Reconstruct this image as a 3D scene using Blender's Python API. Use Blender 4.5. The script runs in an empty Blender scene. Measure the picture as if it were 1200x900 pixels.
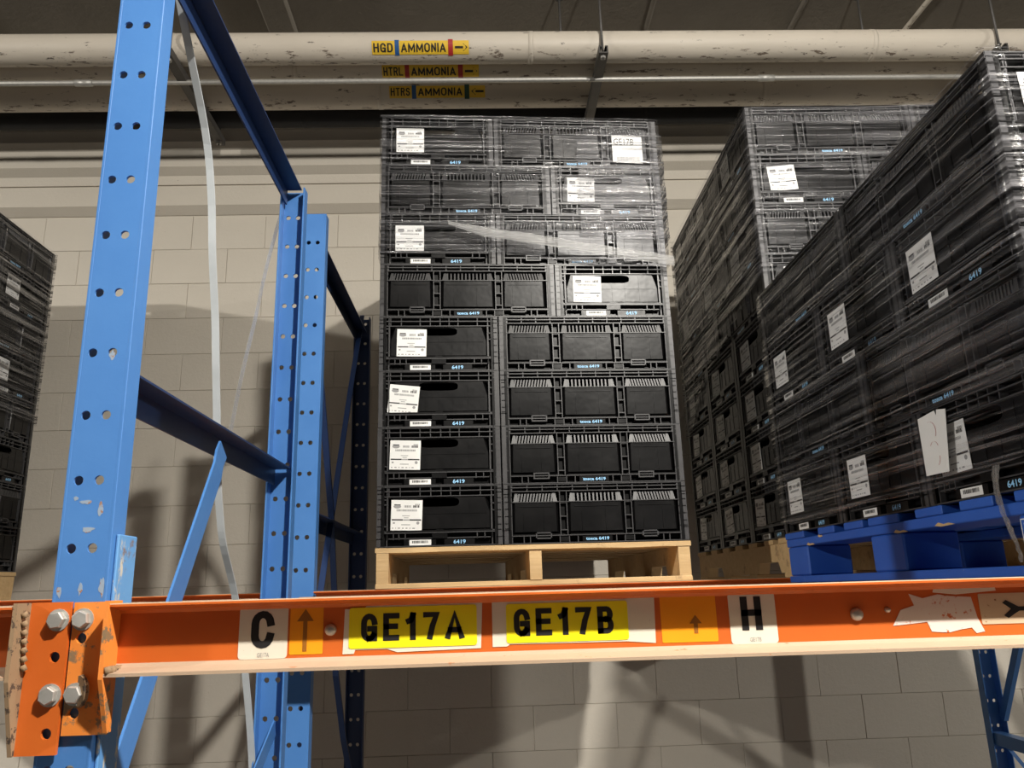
import bpy, math, random
from mathutils import Matrix, Vector
random.seed(7)
ZC = 1.55                      # camera height over the floor; everything below is written relative to it and lifted at the end
S = bpy.context.scene
COL = S.collection
# ---------------------------------------------------------------- camera
YAW, PIT, ROL = .035, .2549, -.0293
f = Vector((math.sin(YAW)*math.cos(PIT), math.cos(YAW)*math.cos(PIT), math.sin(PIT)))
r0 = Vector((math.cos(YAW), -math.sin(YAW), 0)); u0 = r0.cross(f)
r = r0*math.cos(ROL)+u0*math.sin(ROL); u = -r0*math.sin(ROL)+u0*math.cos(ROL)
cd = bpy.data.cameras.new('camera'); cd.sensor_width = 36; cd.lens = 924.2*36/1200; cd.clip_start = .05
cam = bpy.data.objects.new('camera', cd); COL.objects.link(cam)
cam.matrix_world = Matrix(((r.x, u.x, -f.x, 0), (r.y, u.y, -f.y, 0), (r.z, u.z, -f.z, ZC), (0, 0, 0, 1)))
S.camera = cam
# ---------------------------------------------------------------- world, lamps, exposure
w = bpy.data.worlds.new('world'); S.world = w; w.use_nodes = True
w.node_tree.nodes['Background'].inputs[0].default_value = (1.0, .93, .84, 1)
w.node_tree.nodes['Background'].inputs[1].default_value = .008
def lamp(x, y, z, power, col=(1, .955, .875)):            # high bay lamps along the aisle, above and behind the camera: bare bulb + downward reflector
    for kind, e in (('POINT', power), ('AREA', power*.48)):
        l = bpy.data.lights.new('aisle_lamp', kind); l.energy = e; l.color = col
        if kind == 'POINT': l.shadow_soft_size = .07
        else: l.shape = 'DISK'; l.size = .16
        o = bpy.data.objects.new('aisle_lamp', l); COL.objects.link(o); o.location = (x, y, z+ZC)
lamp(1.25, -.5, 2.5, 200)
lamp(8.3, -.5, 2.5, 260)
lamp(-6.0, -.5, 2.5, 260)
vs = S.view_settings
S.display_settings.display_device = 'sRGB'
vs.view_transform = 'Standard'; vs.look = 'None'; vs.gamma = 1; vs.use_curve_mapping = False
vs.exposure = 1.0
S.cycles.transparent_max_bounces = 24

# ---------------------------------------------------------------- materials
class NT:
    def __init__(s, name):
        s.m = bpy.data.materials.new(name); s.m.use_nodes = True; s.t = s.m.node_tree
        s.b = s.t.nodes['Principled BSDF']; s.out = s.t.nodes['Material Output']
    def n(s, typ, **kw):
        x = s.t.nodes.new(typ)
        for k, v in kw.items():
            if k.startswith('i_'):
                key = k[2:]; key = int(key) if key.isdigit() else key
                x.inputs[key].default_value = v
            else: setattr(x, k, v)
        return x
    def l(s, a, b): s.t.links.new(a, b)
    def coord(s, scale=(1, 1, 1), kind='Object', rot=(0, 0, 0)):
        tc = s.n('ShaderNodeTexCoord'); mp = s.n('ShaderNodeMapping')
        mp.inputs['Scale'].default_value = scale; mp.inputs['Rotation'].default_value = rot
        s.l(tc.outputs[kind], mp.inputs[0]); return mp.outputs[0]
    def noise(s, vec, scale, detail=4, rough=.6):
        x = s.n('ShaderNodeTexNoise'); x.inputs['Scale'].default_value = scale
        x.inputs['Detail'].default_value = detail; x.inputs['Roughness'].default_value = rough
        s.l(vec, x.inputs['Vector']); return x.outputs['Fac']
    def ramp(s, fac, p0, p1, a=0, b=1):
        x = s.n('ShaderNodeMapRange'); x.inputs[1].default_value = p0; x.inputs[2].default_value = p1
        x.inputs[3].default_value = a; x.inputs[4].default_value = b; s.l(fac, x.inputs[0]); return x.outputs[0]
    def mix(s, fac, a, b):
        x = s.n('ShaderNodeMix', data_type='RGBA')
        for k, v in ((0, fac), (6, a), (7, b)):
            if isinstance(v, (tuple, list)): x.inputs[k].default_value = tuple(v)+((1,) if len(v) == 3 else ())
            elif isinstance(v, (int, float)): x.inputs[k].default_value = v
            else: s.l(v, x.inputs[k])
        return x.outputs[2]
    def bump(s, h, strength=.3, dist=.01):
        x = s.n('ShaderNodeBump'); x.inputs['Strength'].default_value = strength; x.inputs['Distance'].default_value = dist
        s.l(h, x.inputs['Height']); s.l(x.outputs[0], s.b.inputs['Normal']); return x.outputs[0]
    def color(s, c):
        if isinstance(c, tuple): s.b.inputs['Base Color'].default_value = c+(1,)
        else: s.l(c, s.b.inputs['Base Color'])
    def rough(s, v): s.b.inputs['Roughness'].default_value = v
    def metal(s, v): s.b.inputs['Metallic'].default_value = v

def mat_simple(name, c, rough=.5, metal=0, var=.12, scale=20):
    t = NT(name); v = t.coord()
    t.color(t.mix(t.noise(v, scale), tuple(x*(1-var) for x in c), tuple(min(1, x*(1+var)) for x in c)))
    t.rough(rough); t.metal(metal); return t.m
def mat_worn(name, base, base2, wear, amount, scale=(9, 9, 3), rough=.4, wear2=None):
    t = NT(name); v = t.coord()
    c = t.mix(t.noise(v, 5, 5), base, base2)
    v2 = t.coord(scale)
    m = t.ramp(t.noise(v2, 3.0, 8, .72), amount, amount+.035)
    c = t.mix(m, c, wear)
    if wear2:
        v3 = t.coord((4, 4, 4))
        c = t.mix(t.ramp(t.noise(v3, 2.3, 7, .7), .60, .66), c, wear2)
    t.color(c); t.rough(rough); t.bump(t.noise(v, 60, 3), .06, .004); return t.m
M = {}
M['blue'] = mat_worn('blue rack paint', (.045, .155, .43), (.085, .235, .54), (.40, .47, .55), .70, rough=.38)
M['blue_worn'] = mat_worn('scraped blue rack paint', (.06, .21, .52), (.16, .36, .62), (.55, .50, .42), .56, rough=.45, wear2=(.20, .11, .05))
M['blue_shaded'] = mat_worn('navy rack paint', (.012, .030, .095), (.018, .042, .13), (.20, .25, .32), .72, rough=.4)  # rack blue with shade painted in, for struts, rear column and cross braces
M['chip'] = mat_worn('scraped paint chip', (.17, .27, .42), (.30, .34, .38), (.30, .14, .06), .56, (30, 30, 30), rough=.7)
M['orange'] = mat_worn('orange rack paint', (.50, .092, .013), (.64, .145, .02), (.16, .06, .03), .69, (2, 2, 9), rough=.42)
M['orange_dirty'] = mat_worn('grimy orange rack paint', (.70, .20, .03), (.80, .26, .04), (.23, .15, .08), .56, (9, 9, 9), rough=.6)
M['grime'] = mat_worn('rusty grime', (.20, .12, .06), (.35, .24, .14), (.07, .045, .03), .55, (20, 20, 20), rough=.85)
M['dust'] = mat_worn('tan dust on steel', (.36, .25, .165), (.45, .33, .23), (.40, .15, .06), .62, (9, 12, 30), rough=.8)
M['steel'] = mat_simple('galvanised bolt steel', (.50, .49, .46), .5, .6, .25, 60)
M['steel_dark'] = mat_simple('dark steel strut', (.09, .085, .08), .5, .4, .3)
M['black_pipe'] = mat_simple('black pipe insulation', (.010, .010, .011), .75, 0, .3)
M['cable'] = mat_simple('pale grey plastic strap', (.42, .45, .47), .35, 0, .12)
M['yellow'] = mat_simple('yellow label film', (.86, .76, .015), .32, 0, .05)
M['pipe_yellow'] = mat_simple('yellow pipe marker', (.80, .52, .04), .4, 0, .1)
M['ink'] = mat_simple('black ink', (.012, .011, .012), .5, 0, .1)
M['ink_faint'] = mat_simple('faded grey ink', (.30, .30, .30), .6, 0, .1)
M['ink_red'] = mat_simple('red band', (.42, .03, .03), .4)
M['ink_blue'] = mat_simple('blue band', (.02, .10, .30), .4)
M['ink_green'] = mat_simple('dark green band', (.02, .07, .05), .4)
M['amber'] = mat_simple('amber arrow sticker', (.90, .33, .01), .4, 0, .08)
M['amber_ink'] = mat_simple('brown arrow ink', (.30, .11, .01), .5, 0, .1)
M['paper'] = mat_simple('white label paper', (.80, .80, .78), .5, 0, .03)
M['print_blue'] = mat_simple('light blue print', (.30, .60, .90), .5, 0, .05)
M['print_white'] = mat_simple('white stencil print', (.75, .80, .86), .5, 0, .1)
M['silver'] = mat_worn('aged pale label film', (.66, .61, .50), (.74, .70, .60), (.40, .30, .18), .66, (30, 30, 30), rough=.4)
M['torn'] = mat_worn('torn label residue', (.62, .50, .44), (.72, .66, .60), (.50, .12, .03), .60, (20, 20, 20), rough=.55)
M['oldlabel'] = mat_worn('browned label', (.52, .38, .24), (.60, .48, .34), (.25, .12, .05), .62, (20, 20, 20), rough=.5)
M['blue_pallet'] = mat_worn('blue painted timber', (.012, .075, .40), (.03, .13, .55), (.20, .27, .42), .66, (3, 12, 12), rough=.6, wear2=None)
M['brown'] = mat_simple('brown produce bag', (.05, .025, .018), .4, 0, .5, 25)

def mat_black():
    t = NT('black crate plastic'); v = t.coord()
    n = t.noise(v, 14, 6)
    t.color(t.mix(t.ramp(n, .45, .75), (.0042, .0041, .0044), (.0085, .0082, .0084)))
    t.l(t.ramp(t.noise(v, 6, 2), .3, .7, .29, .35), t.b.inputs['Roughness'])
    t.b.inputs['Specular IOR Level'].default_value = .26
    t.bump(t.noise(v, 9, 3), .25, .006); return t.m
M['black'] = mat_black()
M['rib'] = mat_simple('lit and scuffed black plastic edges', (.048, .047, .049), .38, 0, .4, 30)  # thin ribs paler than the body: caught light painted in, plus scuffs
M['vent'] = mat_simple('matte black vent slats', (.028, .0275, .029), .45, 0, .2, 30)
def mat_film(name, lo, hi, thick, milky=(.62, .61, .66), gloss=2.6, sx=1.0):
    t = NT(name)
    v = t.coord((.55*sx, 34, 1), 'UV', (0, 0, .035)); v2 = t.coord((1.6*sx, 120, 1), 'UV', (0, 0, -.05)); v3 = t.coord((1.8, 2.6, 1), 'UV')
    n1 = t.noise(v, 1.0, 5, .62); n2 = t.noise(v2, 1.0, 4, .6); n3 = t.noise(v3, 1.0, 3, .5)
    mx = t.n('ShaderNodeMath', operation='MULTIPLY'); t.l(t.ramp(n1, .50, .74), mx.inputs[0]); t.l(t.ramp(n3, .3, .7, .25, 1), mx.inputs[1])
    ad = t.n('ShaderNodeMath', operation='ADD'); t.l(mx.outputs[0], ad.inputs[0]); t.l(t.ramp(n2, .54, .70, 0, .9), ad.inputs[1])
    ad.use_clamp = True
    fac = t.ramp(ad.outputs[0], 0, 1, lo, hi)
    t.color(milky); t.rough(.16); t.b.inputs['IOR'].default_value = 1.5
    h = t.n('ShaderNodeMath', operation='ADD'); t.l(n1, h.inputs[0]); t.l(n2, h.inputs[1])
    bn = t.bump(h.outputs[0], .75, thick)
    tr = t.n('ShaderNodeBsdfTransparent'); tr.inputs[0].default_value = (.97, .97, .98, 1)
    gl = t.n('ShaderNodeBsdfGlossy'); gl.inputs['Roughness'].default_value = .17; t.l(bn, gl.inputs['Normal'])
    fr = t.n('ShaderNodeFresnel'); fr.inputs[0].default_value = 1.45; t.l(bn, fr.inputs['Normal'])
    fm = t.n('ShaderNodeMath', operation='MULTIPLY'); t.l(t.ramp(ad.outputs[0], 0, 1, .10, gloss), fm.inputs[1]); t.l(fr.outputs[0], fm.inputs[0]); fm.use_clamp = True
    m1 = t.n('ShaderNodeMixShader'); t.l(fac, m1.inputs[0]); t.l(tr.outputs[0], m1.inputs[1]); t.l(t.b.outputs[0], m1.inputs[2])
    m2 = t.n('ShaderNodeMixShader'); t.l(fm.outputs[0], m2.inputs[0]); t.l(m1.outputs[0], m2.inputs[1]); t.l(gl.outputs[0], m2.inputs[2])
    t.l(m2.outputs[0], t.out.inputs[0]); return t.m
M['film'] = mat_film('clear stretch film', .0, .20, .008, (.8, .79, .84), 3.4)
M['film_dense'] = mat_film('doubled stretch film', .02, .50, .012, (.8, .79, .82), 9)
M['film_rope'] = mat_film('bunched stretch film', .35, .9, .01, (.75, .75, .74), 6)
M['film_strap'] = mat_film('translucent plastic strap', .25, .4, .002, (.5, .5, .48))

def mat_wall():
    t = NT('beige painted block'); v = t.coord()
    c = t.mix(t.noise(v, 1.6, 4), (.50, .455, .385), (.60, .555, .48))
    sp = t.ramp(t.noise(v, 30, 6, .7), .69, .73)
    c = t.mix(sp, c, (.20, .17, .14))
    t.color(c); t.rough(.62); t.bump(t.noise(v, 45, 6, .7), .35, .006); return t.m
M['wall'] = mat_wall()
def mat_pipe():
    t = NT('cream pipe jacket'); v = t.coord((1, 3, 3))
    c = t.mix(t.noise(v, 2.5, 5), (.56, .50, .42), (.68, .62, .53))
    sp = t.ramp(t.noise(t.coord((7, 22, 22)), 1.6, 7, .72), .62, .66)
    sep = t.n('ShaderNodeSeparateXYZ'); tc = t.n('ShaderNodeTexCoord'); t.l(tc.outputs['Object'], sep.inputs[0])
    c = t.mix(sp, c, (.10, .08, .065))
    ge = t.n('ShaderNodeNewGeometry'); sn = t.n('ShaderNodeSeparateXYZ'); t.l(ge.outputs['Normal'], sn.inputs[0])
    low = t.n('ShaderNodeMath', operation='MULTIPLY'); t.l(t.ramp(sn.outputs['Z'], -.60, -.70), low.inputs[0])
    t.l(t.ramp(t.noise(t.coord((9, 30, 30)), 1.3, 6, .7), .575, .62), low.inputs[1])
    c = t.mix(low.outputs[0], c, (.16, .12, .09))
    t.color(c); t.rough(.5); t.bump(t.noise(v, 14, 4), .15, .006); return t.m
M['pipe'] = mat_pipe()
def mat_concrete(name, a, b):
    t = NT(name); v = t.coord()
    c = t.mix(t.noise(v, 2.2, 8, .7), a, b); t.color(c); t.rough(.85); t.bump(t.noise(v, 30, 6, .7), .5, .01); return t.m
M['ceiling'] = mat_concrete('ceiling concrete', (.16, .14, .115), (.26, .235, .195))
M['floor'] = mat_concrete('floor concrete', (.10, .095, .09), (.15, .14, .13))
def mat_wood():
    t = NT('raw pine'); v = t.coord((2.2, 40, 40)); v2 = t.coord((1, 1, 1))
    c = t.mix(t.noise(v, 1.2, 6, .65), (.44, .27, .11), (.72, .52, .28))
    c = t.mix(t.ramp(t.noise(v2, 9, 6, .7), .60, .72), c, (.24, .14, .07))
    t.color(c); t.rough(.75); t.bump(t.noise(v, 2, 6), .35, .004); return t.m
M['wood'] = mat_wood()

# ---------------------------------------------------------------- lettering strokes
def arc(cx, cy, rx, ry, a0, a1, n=8): return [(cx+rx*math.cos(math.radians(a0+(a1-a0)*k/n)), cy+ry*math.sin(math.radians(a0+(a1-a0)*k/n))) for k in range(n+1)]
_C = arc(.5, .70, .5, .30, 5, 180)+arc(.5, .30, .5, .30, 180, 355)
GLYPH = {'C': [_C], 'G': [arc(.5, .70, .5, .30, 5, 180)+arc(.5, .30, .5, .30, 180, 270), [(.5, 0), (.72, .03), (.9, .14), (1, 0)][:3], [(1, 0), (1, .44), (.58, .44)]],
    'E': [[(1, 1), (0, 1), (0, 0), (1, 0)], [(0, .52), (.88, .52)]], '1': [[(.75, 0), (.75, 1)], [(.1, .74), (.45, .78), (.75, 1)]],
    '7': [[(0, 1), (1, 1), (.62, .5), (.38, 0)]], 'A': [[(0, 0), (.5, 1), (1, 0)], [(.2, .28), (.8, .28)]],
    'B': [[(.62, .53), (0, .53)], [(0, 0), (0, 1), (.62, 1)]+arc(.62, .765, .34, .235, 90, -90)[1:], arc(.62, .265, .38, .265, 90, -90)+[(0, 0)]],
    'H': [[(0, 0), (0, 1)], [(1, 0), (1, 1)], [(0, .52), (1, .52)]], 'I': [[(.5, 0), (.5, 1)]], 'L': [[(0, 1), (0, 0), (1, 0)]],
    'T': [[(0, 1), (1, 1)], [(.5, 0), (.5, 1)]], 'N': [[(0, 0), (0, 1), (1, 0), (1, 1)]], 'M': [[(0, 0), (0, 1), (.5, .15), (1, 1), (1, 0)]],
    'O': [arc(.5, .70, .5, .30, 0, 180)+arc(.5, .30, .5, .30, 180, 360)+[(1, .70)]], 'D': [[(.5, 0), (0, 0), (0, 1), (.5, 1)]+arc(.5, .65, .5, .35, 90, 0)[1:]+arc(.5, .35, .5, .35, 0, -90)],
    'R': [[(0, 0), (0, 1), (.62, 1)]+arc(.62, .765, .36, .235, 90, -90)[1:]+[(0, .53)], [(.58, .53), (1, 0)]],
    'S': [arc(.5, .76, .5, .24, 20, 270)+arc(.5, .26, .5, .26, 90, -160)]}
# ---------------------------------------------------------------- mesh builder
def smooth(P, n=5):
    P = [Vector(p) for p in P]; out = []
    for i in range(len(P)-1):
        a, b, c, d = P[max(0, i-1)], P[i], P[i+1], P[min(len(P)-1, i+2)]
        for k in range(n):
            t = k/n; out.append(.5*(2*b+(c-a)*t+(2*a-5*b+4*c-d)*t*t+(3*b-a-3*c+d)*t**3))
    return out+[P[-1]]
class MB:
    def __init__(s): s.v = []; s.f = []; s.mi = []; s.mats = []; s.uv = None
    def _m(s, m):
        if m not in s.mats: s.mats.append(m)
        return s.mats.index(m)
    def quadlist(s, vs, fs, m):
        b = len(s.v); s.v += [tuple(x) for x in vs]; k = s._m(m)
        for q in fs: s.f.append(tuple(b+i for i in q)); s.mi.append(k)
    def box(s, x0, x1, y0, y1, z0, z1, m):
        s.quadlist([(x0, y0, z0), (x1, y0, z0), (x1, y1, z0), (x0, y1, z0), (x0, y0, z1), (x1, y0, z1), (x1, y1, z1), (x0, y1, z1)],
                   [(0, 3, 2, 1), (4, 5, 6, 7), (0, 1, 5, 4), (1, 2, 6, 5), (2, 3, 7, 6), (3, 0, 4, 7)], m)
    def bbox(s, x0, x1, y0, y1, z0, z1, m, c=.004):      # box with chamfered edges along every side
        import itertools
        X, Y, Z = (x0, x1), (y0, y1), (z0, z1)
        vs = []; ix = {}
        for i, j, k in itertools.product((0, 1), repeat=3):
            sx, sy, sz = (1, -1)[i], (1, -1)[j], (1, -1)[k]
            for a, d in enumerate(((0, c*sy, c*sz), (c*sx, 0, c*sz), (c*sx, c*sy, 0))):
                ix[i, j, k, a] = len(vs); vs.append((X[i]+d[0], Y[j]+d[1], Z[k]+d[2]))
        fs = []
        def P(a, fix, o): 
            idx = [(0, 0), (1, 0), (1, 1), (0, 1)]
            out = []
            for p, q in idx:
                t = [0, 0, 0]; t[a] = fix; t[o[0]] = p; t[o[1]] = q; out.append(ix[t[0], t[1], t[2], a])
            return out
        for a, o in ((0, (1, 2)), (1, (2, 0)), (2, (0, 1))):
            fs.append(P(a, 0, o)[::-1]); fs.append(P(a, 1, o))
        for a, (p, q) in ((0, (1, 2)), (1, (2, 0)), (2, (0, 1))):
            for i in (0, 1):
                for j in (0, 1):
                    A = [0, 0, 0]; B = [0, 0, 0]; A[p] = B[p] = i; A[q] = B[q] = j; B[a] = 1
                    qd = [ix[A[0], A[1], A[2], p], ix[B[0], B[1], B[2], p], ix[B[0], B[1], B[2], q], ix[A[0], A[1], A[2], q]]
                    fs.append(qd if i != j else qd[::-1])
        for i, j, k in itertools.product((0, 1), repeat=3):
            t = [ix[i, j, k, 0], ix[i, j, k, 1], ix[i, j, k, 2]]
            fs.append(t if (i+j+k) % 2 else t[::-1])
        s.quadlist(vs, fs, m)
    def prism(s, pts, a0, a1, m, axis='x'):              # closed outline extruded along an axis
        n = len(pts); vs = []
        for a in (a0, a1):
            for p, q in pts:
                vs.append({'x': (a, p, q), 'y': (p, a, q), 'z': (p, q, a)}[axis])
        s.quadlist(vs, [tuple(range(n))[::-1], tuple(range(n, 2*n))]+[(i, (i+1) % n, n+(i+1) % n, n+i) for i in range(n)], m)
    def tube(s, path, rad, m, seg=12, cap=True):
        P = [Vector(p) for p in path]; rings = []
        up = Vector((0, 0, 1)); 
        for i, p in enumerate(P):
            d = (P[min(i+1, len(P)-1)]-P[max(i-1, 0)]).normalized()
            a = d.cross(up)
            if a.length < .05: a = d.cross(Vector((1, 0, 0)))
            a.normalize(); b = a.cross(d)
            rr = rad[i] if isinstance(rad, (list, tuple)) else rad
            rings.append([p+(a*math.cos(t)+b*math.sin(t))*rr for t in [2*math.pi*k/seg for k in range(seg)]])
        vs = [v for R in rings for v in R]; fs = []
        for i in range(len(P)-1):
            for k in range(seg):
                fs.append((i*seg+k, i*seg+(k+1) % seg, (i+1)*seg+(k+1) % seg, (i+1)*seg+k))
        if cap: fs += [tuple(range(seg))[::-1], tuple(range((len(P)-1)*seg, len(P)*seg))]
        s.quadlist(vs, fs, m)
    def band(s, path, width_vec, thick_vec, m):           # flat strip of real thickness along a path
        vs = []; W = Vector(width_vec)/2; T = Vector(thick_vec)/2
        for p in path:
            p = Vector(p); vs += [p-W-T, p+W-T, p+W+T, p-W+T]
        n = len(path); fs = [(3, 2, 1, 0), (4*n-4, 4*n-3, 4*n-2, 4*n-1)]
        for i in range(n-1):
            for k in range(4): fs.append((4*i+k, 4*i+(k+1) % 4, 4*i+4+(k+1) % 4, 4*i+4+k))
        s.quadlist(vs, fs, m)
    def plate(s, to, rects, d0, d1, m):
        """sheet with holes: rects = (u0,u1,v0,v1, inner loop or None); to(u,v,d) -> xyz; front at d0, back at d1"""
        for (a, b, c, e, loop) in rects:
            if loop is None:
                vs = [to(p, q, d) for d in (d0, d1) for p, q in ((a, c), (b, c), (b, e), (a, e))]
                s.quadlist(vs, [(0, 1, 2, 3), (7, 6, 5, 4)]+[(i, 4+i, 4+(i+1) % 4, (i+1) % 4) for i in range(4)], m)
            else:
                n = len(loop); k = n//4
                per = []
                cs = ((a, c), (b, c), (b, e), (a, e))
                for q in range(4):
                    A, B = cs[q], cs[(q+1) % 4]
                    for t in range(k): per.append((A[0]+(B[0]-A[0])*t/k, A[1]+(B[1]-A[1])*t/k))
                vs = [to(p, q, d0) for p, q in per]+[to(p, q, d0) for p, q in loop]+[to(p, q, d1) for p, q in per]+[to(p, q, d1) for p, q in loop]
                fs = []
                for i in range(n):
                    j = (i+1) % n
                    fs += [(i, j, n+j, n+i), (2*n+j, 2*n+i, 3*n+i, 3*n+j), (n+i, n+j, 3*n+j, 3*n+i), (i, 2*n+i, 2*n+j, j)]
                s.quadlist(vs, fs, m)
    def text(s, body, to, u, v, height, m, d=0, width=None, bold=0.0):
        vs, fs, w_, h_ = text_mesh(body, bold)
        sx = (width/w_) if width else height/h_
        sy = height/h_
        s.quadlist([to(u+(a*sx), v+(b*sy), d) for a, b in vs], fs, m)
    def stroke(s, body, to, u, v, height, m, d=0, width=None, t=.17, gap=.13, step=.25):
        """heavy sign lettering drawn as mitred strokes; t = stroke weight as a share of the height"""
        W = lambda ch: {'M': .78, 'I': t, '1': .42, ' ': .3, 'A': .66, 'O': .64}.get(ch, .56)
        tot = sum(W(c) for c in body)+gap*(len(body)-1); sx = (width/(tot*height)) if width else 1
        x = -tot/2; vs = []; fs = []
        for ch in body:
            w = W(ch)
            for pl in GLYPH.get(ch, []):
                P = [Vector((x+t/2+(p*(w-t)), t/2+q*(1-t))) for p, q in pl]
                Q = [P[0]]
                for a, b in zip(P, P[1:]):
                    n = max(1, math.ceil((b-a).length/step)); Q += [a.lerp(b, k/n) for k in range(1, n+1)]
                d0 = (Q[1]-Q[0]).normalized()*t/2; d1 = (Q[-1]-Q[-2]).normalized()*t/2
                Q[0] = Q[0]-d0; Q[-1] = Q[-1]+d1; b0 = len(vs)
                for i, p in enumerate(Q):
                    da = (p-Q[i-1]).normalized() if i else (Q[1]-p).normalized()
                    db = (Q[i+1]-p).normalized() if i < len(Q)-1 else da
                    na, nb = Vector((-da.y, da.x)), Vector((-db.y, db.x)); mm = na+nb
                    mm = mm.normalized() if mm.length > .05 else na
                    L = min(1.5, 1/max(.3, mm.dot(na)))*t/2
                    for sg in (-1, 1):
                        r_ = p+mm*L*sg; vs.append(to(u+r_.x*sx*height, v+(r_.y-.5)*height, d))
                fs += [(b0+2*i, b0+2*i+2, b0+2*i+3, b0+2*i+1) for i in range(len(Q)-1)]
            x += w+gap
        s.quadlist(vs, fs, m)
    def mesh(s, name, smooth=False):
        me = bpy.data.meshes.new(name); me.from_pydata(s.v, [], s.f)
        for m in s.mats: me.materials.append(M[m])
        me.polygons.foreach_set('material_index', s.mi)
        if smooth: me.polygons.foreach_set('use_smooth', [True]*len(s.f))
        if s.uv:
            l = me.uv_layers.new(name='UVMap')
            for lp in me.loops: l.data[lp.index].uv = s.uv[lp.vertex_index]
        me.update(); return me
    def build(s, name, parent=None, smooth=False, loc=None):
        o = bpy.data.objects.new(name, s.mesh(name, smooth)); COL.objects.link(o)
        if parent: o.parent = parent
        if loc: o.location = loc
        return o
_tc = {}
def text_mesh(body, bold):
    if (body, bold) in _tc: return _tc[body, bold]
    c = bpy.data.curves.new('t', 'FONT'); c.body = body; c.resolution_u = 3; c.offset = bold
    o = bpy.data.objects.new('t', c); COL.objects.link(o)
    bpy.context.view_layer.update()
    me = bpy.data.meshes.new_from_object(o.evaluated_get(bpy.context.evaluated_depsgraph_get()))
    vs = [(v.co.x, v.co.y) for v in me.vertices]; fs = [tuple(p.vertices) for p in me.polygons]
    bpy.data.objects.remove(o); bpy.data.curves.remove(c); bpy.data.meshes.remove(me)
    x0 = min(a for a, b in vs); x1 = max(a for a, b in vs); y0 = min(b for a, b in vs); y1 = max(b for a, b in vs)
    vs = [(a-(x0+x1)/2, b-(y0+y1)/2) for a, b in vs]
    _tc[body, bold] = (vs, fs, x1-x0, y1-y0); return _tc[body, bold]
def circ(cx, cy, rx, ry=None, n=16, start=-.75*math.pi):
    return [(cx+rx*math.cos(start+2*math.pi*k/n), cy+(ry or rx)*math.sin(start+2*math.pi*k/n)) for k in range(n)]
def tag(o, label=None, cat=None, group=None, kind=None):
    if label: o['label'] = label
    if cat: o['category'] = cat
    if group: o['group'] = group
    if kind: o['kind'] = kind
    return o
def empty(name, loc=(0, 0, 0), rz=0, **k):
    o = bpy.data.objects.new(name, None); COL.objects.link(o); o.location = loc; o.rotation_euler = (0, 0, rz); o.empty_display_size = .1
    return tag(o, **k)
def inst(src, name, parent, loc=None, rot=None):
    o = bpy.data.objects.new(name, src.data if hasattr(src, 'data') else src); COL.objects.link(o); o.parent = parent
    if loc: o.location = loc
    if rot: o.rotation_euler = rot
    return o
FRONT = lambda y: (lambda a, b, d: (a, y+d, b))           # sheet facing the aisle at depth y

# ================================================================= STRUCTURE
WY = 4.12
m = MB(); m.box(-6.5, 7, WY+.001, WY+.3, -1.55, 3.1, 'wall'); wall = tag(m.build('wall_back'), kind='structure')
bm_ = []
for k in range(4):
    q = MB(); q.bbox(-.2026, .2026, 0, .03, -.1010, .1010, 'wall', .0018); bm_.append(q.mesh('block'))
extra = MB()
row = 0; z = 2.09-.1016
while z > -1.5:
    off = .2032 if row % 2 else 0
    x = -6.3+off
    while x < 6.8:
        dy = random.uniform(-.001, .001)
        if -3.35 < x < 3.55 and z > -1.25:
            inst(bm_[random.randrange(4)], 'block', wall, (x, WY-.004+dy, z))
        else: extra.box(x-.2, x+.2, WY-.003, WY+.02, z-.1, z+.1, 'wall')
        x += .4064
    z -= .2032; row += 1
tag(extra.build('outer_blocks', wall), kind='stuff')
# corbelled sheet metal courses above the blocks
steps = [(2.095, 2.155, 2.255, .05), (2.255, 2.275, 2.31, .062), (2.31, 2.365, 2.445, .105), (2.445, 2.50, 2.55, .14), (2.55, 2.62, 2.80, .17)]
for i, (za, zb, zc, dd) in enumerate(steps):
    m = MB(); m.prism([(WY+.02, za), (WY-dd+.045, za), (WY-dd, zb-.02), (WY-dd, zc), (WY+.02, zc)], -6.5, 7, 'wall', 'x')
    tag(m.build('trim_%d' % (i+1)), kind='structure')
m = MB(); m.box(-6.5, 7, -3.5, WY+.3, 3.0, 3.2, 'ceiling'); ceil = tag(m.build('ceiling'), kind='structure')
for x, wd in ((-1.06, .15), (-2.9, .15)):
    m = MB(); m.bbox(x-wd/2, x+wd/2, -3.5, WY, 2.955, 3.0, 'ceiling', .01); m.build('ceiling_rib', ceil)
m = MB(); m.box(-6.5, 7, -3.5, WY+.3, -1.65, -1.55, 'floor'); tag(m.build('floor'), kind='structure')

# ================================================================= PIPES
def pipe(name, y, z, rad, mt, label, cat='pipe', joints=(), x0=-6.4, x1=6.9, sag=.0):
    e = MB(); n = 24
    e.tube([(x0+(x1-x0)*k/n, y, z+sag*math.sin(k*1.7)) for k in range(n+1)], rad, mt, 28)
    o = e.build(name, None, True); tag(o, label, cat)
    for j in joints:
        q = MB(); q.tube([(j-.012, y, z), (j+.012, y, z)], rad*1.02, mt, 28); q.build('jacket_seam', o, True)
    return o
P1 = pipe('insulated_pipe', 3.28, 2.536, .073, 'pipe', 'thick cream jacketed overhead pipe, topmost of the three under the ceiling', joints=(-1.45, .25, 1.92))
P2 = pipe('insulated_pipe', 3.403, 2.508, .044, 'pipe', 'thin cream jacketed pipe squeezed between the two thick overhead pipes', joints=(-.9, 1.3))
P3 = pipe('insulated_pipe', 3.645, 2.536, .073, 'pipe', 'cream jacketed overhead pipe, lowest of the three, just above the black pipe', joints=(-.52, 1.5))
P4 = pipe('insulated_pipe', 3.80, 2.515, .060, 'black_pipe', 'black foam insulated pipe running along the wall below the cream pipes', joints=(-.95, .9), sag=.001)
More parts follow.
